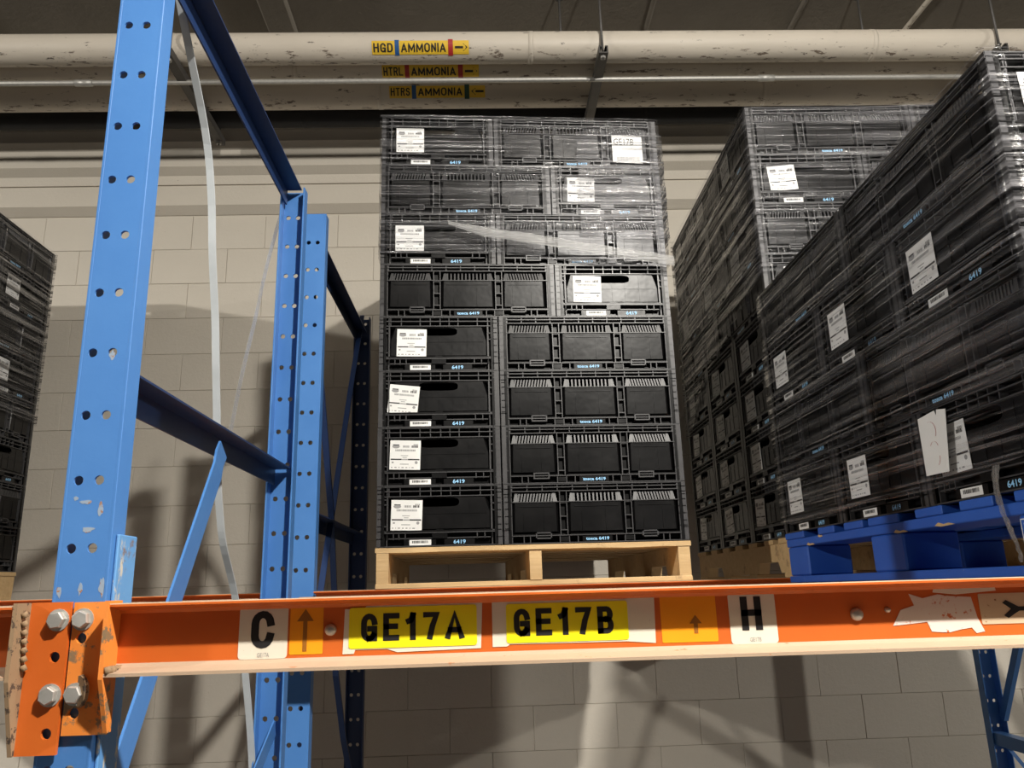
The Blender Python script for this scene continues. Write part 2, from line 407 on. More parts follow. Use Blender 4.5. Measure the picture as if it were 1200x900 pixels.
CON = pipe('conduit_pipe', 3.36, 2.415, .012, 'steel', 'thin grey metal conduit strung in front of the cream overhead pipes', 'conduit')
for x in (-1.9, 1.42): 
    q = MB(); q.tube([(x-.04, 3.36, 2.415), (x+.04, 3.36, 2.415)], .016, 'steel', 16); q.build('coupling', CON, True)
hang = ['dark steel hanger bar carrying the pipes right of the ammonia markers', 'dark steel hanger bar carrying the pipes behind the near blue column', 'dark steel hanger bar carrying the pipes above the right front crate stack']
for x, lb in zip((.585, -1.43, 2.50), hang):
    h = empty('pipe_hanger', (x, 3.2, 2.414), label=lb, cat='hanger', group='pipe hangers under the ceiling')
    q = MB(); q.prism([(-.022, 0), (.022, 0), (.022, .04), (.008, .04), (.008, .034), (.016, .034), (.016, .006), (-.016, .006), (-.016, .034), (-.008, .034), (-.008, .04), (-.022, .04)], -.04, .72, 'steel_dark', 'y'); q.build('strut_bar', h)
    for yy in (-.012, .685):
        q = MB(); q.tube([(0, yy, -.02), (0, yy, .60)], .006, 'steel_dark', 8); q.build('threaded_rod', h, True)
        q = MB(); q.tube([(0, yy, -.012), (0, yy, 0)], .013, 'steel', 6); q.build('nut', h)
for x, zt, lb in ((.42, 2.74, 'short dark rod with round foot hanging from the ceiling left of the long rod'), (1.98, 2.74, 'short dark rod with round foot hanging from the ceiling near right corner')):
    h = empty('hanging_rod', (x, 3.42, 2.6), label=lb, cat='rod')
    q = MB(); q.tube([(0, 0, 0), (0, 0, .39)], .006, 'steel_dark', 8); q.build('rod', h, True)
    q = MB(); q.tube([(0, 0, .335), (0, 0, .355)], .022, 'steel_dark', 12); q.build('foot', h, True)
for x, bend, lb in ((.93, 0, 'straight conduit on the ceiling just right of the pipe hanger'), (1.74, 0, 'straight conduit on the ceiling above the second right crate stack'), (2.44, .12, 'curved conduit on the ceiling nearest the top right corner')):
    q = MB(); q.tube([(x+bend*(1-k/8)**2-bend*.4, 2.6+1.5*k/8, 2.985) for k in range(9)], .014, 'ceiling' if bend == 0 else 'pipe', 10); tag(q.build('ceiling_conduit', None, True), lb, 'conduit')

def marker(p, y, z, rad, x0, x1, ang, words, order, label, hgt=.062, arrow=1, b1='ink_blue', b2='ink_red', tilt=0):
    """pipe marker: a strip bent round the jacket, its words on top of it"""
    rr = rad+.0015
    L = x1-x0
    def to(a, b, d):
        t = ang+(b+tilt*(a-L/2))/rr; R = rr+d
        return (x0+a, y-R*math.cos(t), z+R*math.sin(t))
    def strip(m_, a0, a1, h0, h1, d, mt):
        n = 6; vs = []
        for k in range(n+1):
            b = h0+(h1-h0)*k/n; vs += [to(a0, b, d), to(a1, b, d)]
        m_.quadlist(vs, [(2*k, 2*k+1, 2*k+3, 2*k+2) for k in range(n)], mt)
    e = MB(); strip(e, 0, L, -hgt/2, hgt/2, .0005, 'pipe_yellow')
    o = tag(e.build('pipe_marker'), label, 'pipe marker', 'ammonia pipe markers')
    e = MB(); strip(e, L*.235, L*.28, -hgt*.56, hgt*.56, .001, b1); e.build('colour_band', o)
    e = MB(); strip(e, L*.785, L*.835, -hgt*.6, hgt*.6, .001, b2); e.build('colour_band', o)
    e = MB(); e.stroke(words, to, L*.115, 0, hgt*.64, 'ink', .0014, L*.20, .16); e.build('lettering', o)
    e = MB(); e.stroke('AMMONIA', to, L*.53, 0, hgt*.64, 'ink', .0014, L*.46, .16); e.build('lettering', o)
    e = MB(); a0, a1 = (L*.855, L*.985) if arrow > 0 else (L*.985, L*.855)
    s_ = 1 if arrow > 0 else -1; hx = a1-s_*L*.045
    e.quadlist([to(a0, -.005, .0012), to(hx, -.005, .0012), to(hx, .005, .0012), to(a0, .005, .0012)], [(0, 1, 2, 3)], 'ink')
    e.quadlist([to(hx, -.018, .0012), to(a1, 0, .0012), to(hx, .018, .0012)], [(0, 1, 2)], 'ink'); e.build('arrow', o)
marker(P1, 3.28, 2.536, .073, -.503, -.045, -.60, 'HGD', 1, 'yellow pipe marker reading HGD AMMONIA with arrow pointing right', tilt=-.0)
marker(P2, 3.403, 2.508, .044, -.475, 0.0, -.80, 'HTRL', 1, 'yellow pipe marker reading HTRL AMMONIA half hidden by the conduit', b1='ink_red')
marker(P3, 3.645, 2.536, .073, -.465, .03, -.42, 'HTRS', 1, 'yellow pipe marker reading HTRS AMMONIA with arrow pointing left', arrow=-1, b2='ink_green')

# ================================================================= RACK
CW, HP, HR = .077, .1016, .0074
ZH = -.024                                             # height of one hole row; the rest follow at HP
def column(parent, xc, yweb, dirn, z0, z1, mt, mirror=False):
    """punched C channel: web at yweb, flanges running towards dirn (+1 away from the aisle, -1 towards it)"""
    t = .005; x0 = xc-CW/2
    k0 = math.floor((z0-ZH)/HP-.5)+1; rects = []
    ua, ub, uc = .019, .0345, .050
    zlo = z0
    k = k0
    while True:
        c = ZH+k*HP; a, b = max(z0, c-HP/2), min(z1, c+HP/2)
        if a >= z1: break
        if a < c-HR*1.3 and b > c+HR*1.3:
            rects += [(0, ub, a, b, circ(ua, c, HR)), (ub, CW, a, b, circ(uc, c, HR))]
        else: rects.append((0, CW, a, b, None))
        k += 1
    e = MB()
    d0, d1 = (0, t)
    e.plate(lambda a, b, d: (x0+(CW-a if mirror else a), yweb+d, b), rects, d0, d1, mt)
    e.build('column_web', parent)
    for sx in (0, 1):
        e = MB(); xa = x0 if sx == 0 else x0+CW-.005
        ya, yb = (yweb-.0003, yweb+.043) if dirn > 0 else (yweb-.038, yweb+t+.0003)
        e.bbox(xa-(.0004 if sx == 0 else -.0004), xa+.005-(.0004 if sx == 0 else -.0004), ya, yb, z0, z1, mt, .0008); e.build('column_flange', parent)
def strut(parent, x, y0, y1, z, mt, h=.05, d=.050, name='cross_strut', dz=0):
    e = MB(); t = .004                                  # angle iron: upright leg on the far side, top leg reaching towards +x
    pts = [(x-d, z-h/2), (x-d+t, z-h/2), (x-d+t, z+h/2-t), (x, z+h/2-t), (x, z+h/2), (x-d, z+h/2)]
    vs = [(p, y0, q) for p, q in pts]+[(p, y1, q+dz) for p, q in pts]; n = len(pts)
    e.quadlist(vs, [tuple(range(n)), tuple(range(n, 2*n))[::-1]]+[(i, n+i, n+(i+1) % n, (i+1) % n) for i in range(n)], mt)
    e.build(name, parent)
XF = -.602
FL = -1.55
def base_plate(parent, x, y):
    e = MB(); e.bbox(x-.07, x+.07, y-.06, y+.06, FL, FL+.01, 'blue', .002); e.build('base_plate', parent)
A = empty('rack_upright_frame', (0, 0, 0), label='bright blue punched upright frame at left front, bolted to the orange beam', cat='rack frame')
column(A, XF, 1.216, 1, FL, 1.31, 'blue'); column(A, -.612, 2.375, -1, FL, 1.285, 'blue'); base_plate(A, XF, 1.24); base_plate(A, -.612, 2.36)
strut(A, -.585, 1.25, 2.36, .345, 'blue_shaded'); strut(A, -.588, 1.25, 2.36, 1.262, 'blue_shaded', .055); strut(A, -.585, 1.25, 2.36, -.9, 'blue_shaded')
e = MB(); e.band([(-.596, 1.78, .325), (-.594, 1.755, .30), (-.59, 1.735, .27), (-.592, 1.42, -.195), (-.594, 1.25, -.46)], (0, .046, -.030), (.005, 0, 0), 'blue'); e.build('diagonal_brace', A)
e = MB(); e.band([(-.60, 1.25, -.9), (-.60, 2.36, -.35)], (0, .02, -.04), (.004, 0, 0), 'blue'); e.build('diagonal_brace', A)
e = MB(); e.bbox(-.5625, -.5575, 1.228, 1.291, -.6, .098, 'blue_worn', .0015); e.build('repair_plate', A)
def chip(cx, cz, w_, h_, seed):
    rs = random.Random(seed); n = 11; q = MB()
    pts = [(cx+w_*math.cos(2*math.pi*k/n)*rs.uniform(.45, 1), cz+h_*math.sin(2*math.pi*k/n)*rs.uniform(.4, 1)) for k in range(n)]
    q.quadlist([(a, 1.2157, b) for a, b in pts]+[(a, 1.2162, b) for a, b in pts], [tuple(range(n)), tuple(range(n, 2*n))[::-1]]+[(i, n+i, n+(i+1) % n, (i+1) % n) for i in range(n)], 'chip'); q.build('paint_chip', A)
for a in ((-.590, .378, .006, .010, 3), (-.622, .152, .006, .004, 4), (-.607, .146, .011, .004, 5), (-.584, .135, .005, .015, 6), (-.602, .020, .005, .012, 7), (-.632, .016, .006, .012, 8), (-.571, .022, .006, .020, 9), (-.600, .105, .014, .005, 11)): chip(*a)
B = empty('rack_upright_frame', (0, 0, 0), label='blue punched upright frame standing behind the left front frame, left of the wooden pallet', cat='rack frame')
column(B, -.588, 2.565, 1, FL, 1.305, 'blue'); column(B, -.600, 3.735, -1, FL, 1.32, 'blue_shaded'); base_plate(B, -.588, 2.59); base_plate(B, -.6, 3.72)
strut(B, -.575, 2.6, 3.71, .245, 'blue_shaded'); strut(B, -.575, 2.6, 3.71, 1.215, 'blue_shaded'); strut(B, -.575, 2.6, 3.71, -.85, 'blue_shaded')
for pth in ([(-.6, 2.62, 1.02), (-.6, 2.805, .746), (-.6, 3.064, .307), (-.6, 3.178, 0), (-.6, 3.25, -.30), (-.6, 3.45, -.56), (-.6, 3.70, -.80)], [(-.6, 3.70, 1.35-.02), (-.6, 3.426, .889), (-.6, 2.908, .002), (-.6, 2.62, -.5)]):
    e = MB(); e.band(pth, (0, .011, .007), (.022, 0, 0), 'blue_shaded'); e.build('cross_brace', B)
Rr = empty('rack_upright_frame', (0, 0, 0), label='dark blue punched upright frame in shade below the beam at right', cat='rack frame')
column(Rr, 2.19, 3.65, -1, FL, 1.31, 'blue', True); column(Rr, 2.20, 2.50, 1, FL, 1.31, 'blue', True); base_plate(Rr, 2.19, 3.63); base_plate(Rr, 2.20, 2.52)
strut(Rr, 2.21, 2.53, 3.63, -.68, 'blue'); strut(Rr, 2.21, 2.53, 3.63, .30, 'blue')
for pth in ([(2.22, 3.62, -.60), (2.22, 3.1, .25)], [(2.22, 3.62, -.72), (2.22, 2.6, -1.4)]):
    e = MB(); e.band(pth, (0, .03, .02), (.02, 0, 0), 'blue'); e.build('diagonal_brace', Rr)

# ---- orange channel beams
def channel(m_, x0, x1, ylip, yweb, ztop, h, mt, dust='dust'):
    zt, zb = ztop, ztop-h
    m_.quadlist([(x, y, z) for x in (x0, x1) for y, z in ((ylip, zt), (yweb+.006, zt), (yweb+.006, zb), (ylip, zb))], [(0, 4, 5, 1), (1, 5, 6, 2), (2, 6, 7, 3), (0, 1, 2, 3), (4, 7, 6, 5)][:0], mt)
    t0, t1 = .0045, .010
    prof = [(ylip, zt-.0014, 'dust'), (ylip+.002, zt, 'dust'), (yweb+.006, zt, mt), (yweb+.006, zb, mt), (ylip, zb, mt), (ylip, zb+t0, dust), (yweb-.006, zb+t1, dust), (yweb, zb+t1+.005, mt), (yweb, zt-t1-.005, mt), (yweb-.006, zt-t1, mt), (ylip, zt-t0, mt)]
    n = len(prof)
    for i in range(n):
        a, b = prof[i], prof[(i+1) % n]; seg = 1
        mt_i = prof[i][2]
        if i == 4: mt_i = dust                          # lower lip edge
        if i == n-1: mt_i = mt
        m_.quadlist([(x0, a[0], a[1]), (x1, a[0], a[1]), (x1, b[0], b[1]), (x0, b[0], b[1])], [(3, 2, 1, 0)], mt_i)
    for x, o in ((x0, 1), (x1, -1)):
        m_.quadlist([(x, p[0], p[1]) for p in prof], [tuple(range(n))[::o]], mt)
YL, YW = 1.170, 1.208
beam = empty('rack_beam', (-.56, 1.17, -.10), label='orange steel channel beam across the front carrying labels C, GE17A, GE17B and H', cat='rack beam')
def on(parent, mb, name, smooth=False):
    o = mb.build(name, parent, smooth); o.matrix_parent_inverse = Matrix.Translation(-Vector(parent.location)); return o
e = MB(); channel(e, -.540, 2.2, YL, YW, -.003, .0985, 'orange'); on(beam, e, 'channel')
# connector angle of this beam: bolted plate + leg
def hexbolt(x, y, z, rad=.0125, h=.012):
    q = MB(); a0 = random.uniform(0, 1)
    ring = [(x+rad*math.cos(a0+k*math.pi/3), z+rad*math.sin(a0+k*math.pi/3)) for k in range(6)]
    ring2 = [(x+.88*rad*math.cos(a0+k*math.pi/3), z+.88*rad*math.sin(a0+k*math.pi/3)) for k in range(6)]
    vs = [(p, y, q_) for p, q_ in ring]+[(p, y-h+.002, q_) for p, q_ in ring]+[(p, y-h, q_) for p, q_ in ring2]
    fs = [tuple(range(12, 18))]+[(i, (i+1) % 6, 6+(i+1) % 6, 6+i) for i in range(6)]+[(6+i, 6+(i+1) % 6, 12+(i+1) % 6, 12+i) for i in range(6)]
    q.quadlist(vs, [f_[::-1] for f_ in fs], 'steel')
    q.tube([(x, y+.002, z), (x, y-.002, z)], rad*1.25, 'steel', 16); return q
def conn_plate(parent, x0, x1, z0, z1, xh, hz, yf, mt):
    rects = []; zs = z0
    cuts = sorted(hz); edges = [z0]+[(a+b)/2 for a, b in zip(cuts, cuts[1:])]+[z1]
    for c, a, b in zip(cuts, edges, edges[1:]): rects.append((x0, x1, a, b, circ(xh, c, .0075)))
    e = MB(); e.plate(lambda a, b, d: (a, yf+d, b), rects, 0, .006, mt); return on(parent, e, 'connector_plate')
YP = 1.206
conn_plate(beam, -.6025, -.540, -.180, .000, -.588, (ZH-.0254-.0008, ZH, ZH-HP, ZH-HP-.0254), YP, 'orange_dirty')
e = MB(); e.quadlist([(x, y, z) for x in (-.5415, -.5355) for y, z in ((YL-.002, .001), (YP+.004, .001), (YP+.004, -.177), (YP-.008, -.177), (YL-.002, -.104))], [(4, 3, 2, 1, 0), (5, 6, 7, 8, 9)]+[(i, (i+1) % 5, 5+(i+1) % 5, 5+i) for i in range(5)], 'orange_dirty'); on(beam, e, 'connector_leg')
for k in range(5):
    q = MB(); q.tube([(-.534+random.uniform(-.002, .003), YL+.008*k, -.0935-.001*k), (-.528, YL+.008*k+.007, -.092)], .006, 'grime', 6) 
    on(beam, q, 'weld_bead', True)
for z in (ZH, ZH-HP): on(beam, hexbolt(-.588, YP, z), 'bolt')
q = MB(); q.tube([(-.585, YP-.001, ZH-HP+.004), (-.583, YP+.002, ZH-HP+.004)], [.021, .023], 'grime', 14); on(beam, q, 'rust_washer')
lbeam = empty('rack_beam', (-.62, 1.17, -.10), label='orange beam of the left bay ending at the bolted connector', cat='rack beam')
def on2(mb, name, smooth=False): return on(lbeam, mb, name, smooth)
e = MB(); channel(e, -3.4, -.668, YL, YW, -.003, .0985, 'orange'); on2(e, 'channel')
conn_plate(lbeam, -.664, -.6055, -.204, .001, -.6215, (ZH, ZH-.0508, ZH-HP, ZH-HP-.0508), YP-.003, 'orange')
e = MB(); e.quadlist([(x, y, z) for x in (-.668, -.662) for y, z in ((YL-.002, .001), (YP+.002, .001), (YP+.002, -.204), (YP-.008, -.204), (YL-.002, -.104))], [(4, 3, 2, 1, 0), (5, 6, 7, 8, 9)]+[(i, (i+1) % 5, 5+(i+1) % 5, 5+i) for i in range(5)], 'grime'); on2(e, 'connector_leg')
for k in range(7):
    q = MB(); q.tube([(-.660, YL+.012+.002*k, -.012-.012*k), (-.657, YL+.014+.002*k, -.019-.012*k)], .0045, 'grime', 6); on2(q, 'weld_bead', True)
for z in (ZH, ZH-HP): on2(hexbolt(-.6215, YP-.003, z), 'bolt')

# ---- labels on the beam web
def poly(m_, pts, y, mt, th=.0008):
    n = len(pts); m_.quadlist([(a, y-th, b) for a, b in pts]+[(a, y, b) for a, b in pts], [tuple(range(n)), tuple(range(n, 2*n))[::-1]]+[(i, n+i, n+(i+1) % n, (i+1) % n) for i in range(n)], mt)
def rr(x0, x1, z0, z1, rad, skew=0):
    out = []
    for cx, cz, a in ((x0+rad, z0+rad, math.pi), (x1-rad, z0+rad, 1.5*math.pi), (x1-rad, z1-rad, 0), (x0+rad, z1-rad, .5*math.pi)):
        for k in range(4): t = a+k*math.pi/6; out.append((cx+rad*math.cos(t)+skew*(cz), cz+rad*math.sin(t)))
    return out
T = FRONT(YW)
e = MB(); poly(e, rr(-.364, -.294, -.0865, -.014, .005), YW, 'silver'); o = on(beam, e, 'letter_label'); o['label'] = 'pale label with black letter C'
e = MB(); e.stroke('C', T, -.330, -.046, .052, 'ink', -.0012, .033, .19, step=9); e.build('lettering', o)
e = MB(); e.text('GE17A', T, -.328, -.081, .006, 'ink_faint', -.0012, .017); e.build('small_print', o)
e = MB(); poly(e, rr(-.291, -.243, -.082, -.016, .002), YW, 'amber', .0005); o = on(beam, e, 'arrow_label'); o['label'] = 'amber sticker with brown up arrow'
e = MB(); poly(e, [(-.272, -.078), (-.266, -.078), (-.266, -.036), (-.257, -.036), (-.269, -.019), (-.281, -.036), (-.272, -.036)], YW-.0006, 'amber_ink', .0003); e.build('arrow', o)
e = MB(); poly(e, [(-.214, -.0835), (-.198, -.0835), (-.196, -.078), (-.150, -.078), (-.135, -.083), (-.014, -.081), (-.011, -.014), (-.180, -.017), (-.186, -.022), (-.212, -.021)], YW, 'silver'); o = on(beam, e, 'location_label'); o['label'] = 'yellow label reading GE17A on torn white backing'
e = MB(); poly(e, rr(-.2055, -.0195, -.0765, -.0195, .004), YW-.0009, 'yellow', .0006); e.build('yellow_plate', o)
e = MB(); e.stroke('GE17A', T, -.113, -.0475, .0385, 'ink', -.0018, .150, .2, .2, 9); e.build('lettering', o)
e = MB(); poly(e, [(.003, -.080), (.024, -.080), (.028, -.077), (.200, -.078), (.242, -.0815), (.244, -.012), (.200, -.018), (.110, -.016), (.05, -.013), (.003, -.013)], YW, 'silver'); o = on(beam, e, 'location_label'); o['label'] = 'yellow label reading GE17B on white backing'
e = MB(); poly(e, rr(.0235, .203, -.0755, -.0205, .004), YW-.0009, 'yellow', .0006); e.build('yellow_plate', o)
e = MB(); e.stroke('GE17B', T, .108, -.047, .0385, 'ink', -.0018, .147, .2, .2, 9); e.build('lettering', o)
e = MB(); poly(e, rr(.252, .335, -.082, -.016, .002), YW, 'amber', .0005); o = on(beam, e, 'arrow_label'); o['label'] = 'amber sticker with faded arrow'
e = MB(); poly(e, [(.300, -.070), (.306, -.070), (.306, -.056), (.312, -.056), (.303, -.044), (.294, -.056), (.300, -.056)], YW-.0006, 'amber_ink', .0003); e.build('arrow', o)
e = MB(); poly(e, rr(.354, .424, -.087, -.0145, .005), YW, 'silver'); o = on(beam, e, 'letter_label'); o['label'] = 'pale label with black letter H'
e = MB(); e.stroke('H', T, .387, -.044, .048, 'ink', -.0012, .031, .19, step=9); e.build('lettering', o)
e = MB(); e.text('GE17B', T, .390, -.081, .006, 'ink_faint', -.0012, .017); e.build('small_print', o)
e = MB(); poly(e, [(.598, -.068), (.612, -.046), (.634, -.040), (.628, -.023), (.648, -.030), (.672, -.025), (.690, -.028), (.722, -.030), (.727, -.060), (.735, -.080), (.722, -.082), (.716, -.074), (.700, -.076), (.680, -.080), (.655, -.078), (.650, -.064), (.625, -.066)], YW, 'torn'); o = on(beam, e, 'torn_label'); o['label'] = 'scraped remains of a white label'
e = MB(); poly(e, [(.665, -.022), (.668, -.014), (.760, -.012), (.762, -.022), (.70, -.026)], YW, 'silver', .0006); on(beam, e, 'torn_label')
e = MB(); poly(e, rr(.733, .830, -.070, -.026, .002), YW, 'oldlabel'); o = on(beam, e, 'old_label'); o['label'] = 'brown stained label with black arrow'
e = MB(); poly(e, [(.768, -.040), (.774, -.036), (.792, -.046), (.806, -.046), (.806, -.052), (.792, -.052), (.774, -.062), (.768, -.058), (.780, -.049)], YW-.001, 'ink', .0003); e.build('arrow', o)
def dome(x, z, rad):
    q = MB(); q.tube([(x, YW+.002, z), (x, YW-.003, z), (x, YW-.006, z), (x, YW-.0075, z)], [rad, rad, rad*.75, rad*.25], 'steel', 14); return q
on(beam, dome(-.232, -.049, .0085), 'rivet', True); on(beam, dome(.545, -.050, .0095), 'rivet', True); on(beam, dome(.592, -.045, .004), 'rivet', True)
# rear beam of the front row, both beams of the rear row
for y, zt, lb in ((2.33, -.004, 'orange rear beam of the front rack row hidden behind the labelled beam'), (2.52, .012, 'orange front beam of the rear rack row under the wooden pallets'), (3.72, .012, 'orange rearmost beam next to the block wall')):
    e = MB(); channel(e, -.54, 2.15, y, y+.04, zt, .0985, 'orange'); tag(e.build('rack_beam'), lb, 'rack beam')
for y, zt, lb in ((2.33, -.004, 'orange rear beam of the left bay front row'), (2.52, .012, 'orange front beam of the left bay rear row under the left stack'), (3.72, .012, 'orange rearmost beam of the left bay next to the wall')):
    e = MB(); channel(e, -3.4, -.655, y, y+.04, zt, .0985, 'orange'); tag(e.build('rack_beam'), lb, 'rack beam')
# hanging straps
e = MB(); e.band(smooth([tuple(1.085*q for q in p) for p in [(-.60, 1.30, 1.19+.1), (-.61, 1.384, 1.189), (-.62, 1.593, 1.026), (-.62, 1.66, .90), (-.62, 1.696, .761), (-.62, 1.74, .63), (-.62, 1.768, .516), (-.62, 1.80, .39), (-.62, 1.829, .268), (-.62, 1.86, .19), (-.62, 1.9, .118), (-.62, 2.005, .007), (-.61, 2.08, -.16), (-.60, 2.15, -.38), (-.60, 2.20, -.6)]]), (.015, .006, 0), (.0012, .003, 0), 'cable'); tag(e.build('hanging_strap'), 'thin pale strap hanging in a long bow from the top of the left front frame', 'strap')
e = MB(); e.band(smooth([tuple(1.085*q for q in p) for p in [(-.62, 2.30, 1.235), (-.625, 2.20, 1.04), (-.625, 2.12, .88), (-.62, 2.049, .741), (-.615, 1.95, .56), (-.61, 1.863, .372)]]), (0, .024, -.012), (.001, 0, 0), 'film_strap'); tag(e.build('hanging_strap'), 'translucent strip hanging slantwise from the top of the middle blue columns', 'strap')

# ================================================================= CRATES
CL, CD, CH = .298, .198, .1885                          # half length, half depth, height
def crate_meshes():
    R = {}
    e = MB(); K = 'black'
    e.box(-CL+.02, CL-.02, -CD+.02, CD-.02, .003, .010, K)                 # bottom
    def face(half, other, axis, sgn, short):
        def B(u0, u1, v0, v1, d0, d1):
            K = 'rib' if min(u1-u0, v1-v0) < .0045 else 'black'                                     # d = depth in from the outer plane
            if axis == 'y':
                a, b = sgn*(other-d0), sgn*(other-d1); e.box(u0, u1, min(a, b), max(a, b), v0, v1, K)
            else:
                a, b = sgn*(other-d0), sgn*(other-d1); e.box(min(a, b), max(a, b), u0, u1, v0, v1, K)
        vt = .155 if short else .164
        vb = .044 if short else .026
        t = .0014
        # upper rim
        B(-half+.002, half-.002, vt, CH, .020, .024)
        for v in (CH-t*2, (vt+CH)/2, vt): B(-half, half, v, v+t*2, .001, .020)
        us = [-.165, -.130, -.065, -.035, -.005, .028, .062, .125, .16] if short else [-.27+.0491*k for k in range(12)]
        for u_ in us: B(u_-t, u_+t, vt, CH-.001, .0035, .020)
        # lower rim
        B(-half+.002, half-.002, 0, vb, .020, .024)
        for v in (.0, vb-.0028): B(-half, half, v, v+.0028, .001, .020)
        if short:
            B(-.16, .16, .024, .0268, .003, .02)
            for u_ in (-.165, -.142, -.118, .108, .128, .145, .165): B(u_-t, u_+t, .022, vb-.003, .003, .02)
            B(-.024, .024, .024, .040, 0, .012); B(-.012, .012, .038, .052, .002, .014)
            B(-.110, -.014, .001, .022, .004, .02); B(.012, .112, .001, .022, .004, .02)
        else:
            for u_ in (-.275, -.235, -.215, -.12, -.09, -.062, .062, .09, .12, .215, .235, .275): B(u_-t, u_+t, .001, vb-.002, .003, .02)
            for c in (-.172, .172): B(c-.026, c+.026, .014, .018, -.001, .016); B(c-.026, c+.026, .031, .035, -.001, .016); B(c-.026, c-.022, .014, .035, -.001, .016); B(c+.022, c+.026, .014, .035, -.001, .016)
            B(-.048, .048, .004, .021, .003, .02)
            for c in (-.105, .105): B(c-.013, c+.013, .006, .020, .002, .02)
        # corner posts
        pw = .034 if short else .027
        for sg in (-1, 1):
            lo, hi = sorted((sg*(half-pw), sg*half)); B(lo, hi, .002, CH-.002, .014, .024)
            for uu in (half-pw, half-pw*.55, half-.0028): 
                a, b = sorted((sg*uu, sg*(uu+.0028))); B(a, b, .003, CH-.003, .001 if uu > half-.01 else .003, .016)
            for v in (.046, .062, .085, .108, .130, .146): 
                a, b = sorted((sg*(half-pw*random.choice((1, .6))), sg*half)); B(a, b, v, v+.0028, .003, .016)
            a, b = sorted((sg*(half-.022), sg*(half-.004))); B(a, b, .156, .178, .001, .014)
            B(a, b, .012, .030, .002, .014)
        if not short:
            for c in (-.1055, .1055):
                B(c-.012, c+.012, vb, vt, .017, .024)
                for uu in (c-.0125, c+.0097): B(uu, uu+.0028, vb, vt, .002, .018)
                for v in (.040, .083, .126): B(c-.012, c+.012, v, v+.0028, .003, .018)
            B(-.275, .275, .1295, .1318, .0, .005)
            for c in (-.195, 0, .19): B(c-.086, c+.086, vb-.002, vb+.004, .004, .024); B(c-.086, c+.086, vt-.004, vt+.002, .010, .024)
        else:
            B(-.165, .165, vb, vb+.006, .001, .024); B(-.165, .165, vt-.003, vt+.001, .008, .024)
            for c in (-.1635, .1635): B(c-.0014, c+.0014, vb, vt, .002, .02)
    for sg in (-1, 1): face(CL, CD, 'y', sg, False); face(CD, CL, 'x', sg, True)
    R['frame'] = e.mesh('frame')
    # bulging vented side panels (outer plane at y=-CD, seen from -y)
    for nm, c, sk, hw in (('left', -.1955, .0055, .0775), ('centre', 0, 0, .0935), ('right', .192, -.0055, .0765)):
        e = MB(); b = lambda u_, v, d: (c+u_, -CD+d, v)
        v0, v1, v2 = .029, .131, .162
        o_ = [(-hw, v0, .022), (hw, v0, .022), (hw, v1, .020), (-hw, v1, .020)]
        i_ = [(-hw+.010, v0+.008, .005), (hw-.010, v0+.008, .005), (hw-.012, v1-.003, .003), (-hw+.012, v1-.003, .003)]
        e.quadlist([b(*p) for p in o_+i_], [(4, 5, 6, 7)]+[(i, (i+1) % 4, 4+(i+1) % 4, 4+i) for i in range(4)], 'black')
        # shoulder + vent band sloping back
        def sl(v): return .003+.005*(v-v1)/(v2-v1)
        e.quadlist([b(-hw+.012, v1-.003, .003), b(hw-.012, v1-.003, .003), b(hw-.004, v1+.001, sl(v1)), b(-hw+.004, v1+.001, sl(v1))], [(0, 1, 2, 3)], 'black')
        n = 11; span = hw-.024
        for k in range(n+1):
            u_ = -span+2*span*k/n; hwid = .0026 if 0 < k < n else .0026
            lo, hi = v1, v2-.004
            e.quadlist([b(u_-hwid-sk/2, lo, sl(lo)), b(u_+hwid-sk/2, lo, sl(lo)), b(u_+hwid+sk/2, hi, sl(hi)), b(u_-hwid+sk/2, hi, sl(hi)),
                        b(u_-hwid-sk/2, lo, sl(lo)+.008), b(u_+hwid-sk/2, lo, sl(lo)+.008), b(u_+hwid+sk/2, hi, sl(hi)+.008), b(u_-hwid+sk/2, hi, sl(hi)+.008)],
                       [(0, 1, 2, 3), (0, 3, 7, 4), (1, 5, 6, 2)], 'vent')
        for sg in (-1, 1):
            xs = sorted((sg*(span+.003), sg*(hw-.006)))
            e.quadlist([b(xs[0], v1, sl(v1)), b(xs[1], v1, sl(v1)), b(xs[1]-(.006 if sg > 0 else 0), v2-.003, sl(v2)), b(xs[0]+(.006 if sg < 0 else 0), v2-.003, sl(v2))], [(0, 1, 2, 3)], 'vent')
        e.quadlist([b(-hw+.010, v2-.005, sl(v2-.005)), b(hw-.010, v2-.005, sl(v2-.005)), b(hw-.012, v2, .024), b(-hw+.012, v2, .024)], [(0, 1, 2, 3)], 'vent')
        # moulded frame lines on the panel
        for u_ in ((-.5*hw), .33*hw): e.box(c+u_-.0006, c+u_+.0006, -CD+.0025, -CD+.005, v0+.012, v1-.02, 'black')
        e.box(c-hw+.022, c+hw-.022, -CD+.0015, -CD+.005, v1-.016, v1-.0135, 'black')
        R['side_'+nm] = e.mesh('side_panel')
    # end panel with hand hole, outer plane at x=-CL (seen from -x: right is -y)
    e = MB(); to = lambda a, b_, d: (-CL+d, -a, b_)
    F0 = .005
    st = []
    n = 20; hx, hz, hw, hh = -.002, .1375, .064, .0145
    for k in range(n):
        t = -.75*math.pi+2*math.pi*k/n
        cs, sn = math.cos(t), math.sin(t)
        ex = .35
        st.append((hx+hw*math.copysign(abs(cs)**ex, cs) if abs(cs) > .02 else hx, hz+hh*math.copysign(abs(sn)**.7, sn)))
    rects = [(-.085, .085, .118, .1535, st), (-.085, .085, .054, .118, None)]
    e.plate(to, rects, F0, F0+.004, 'black')
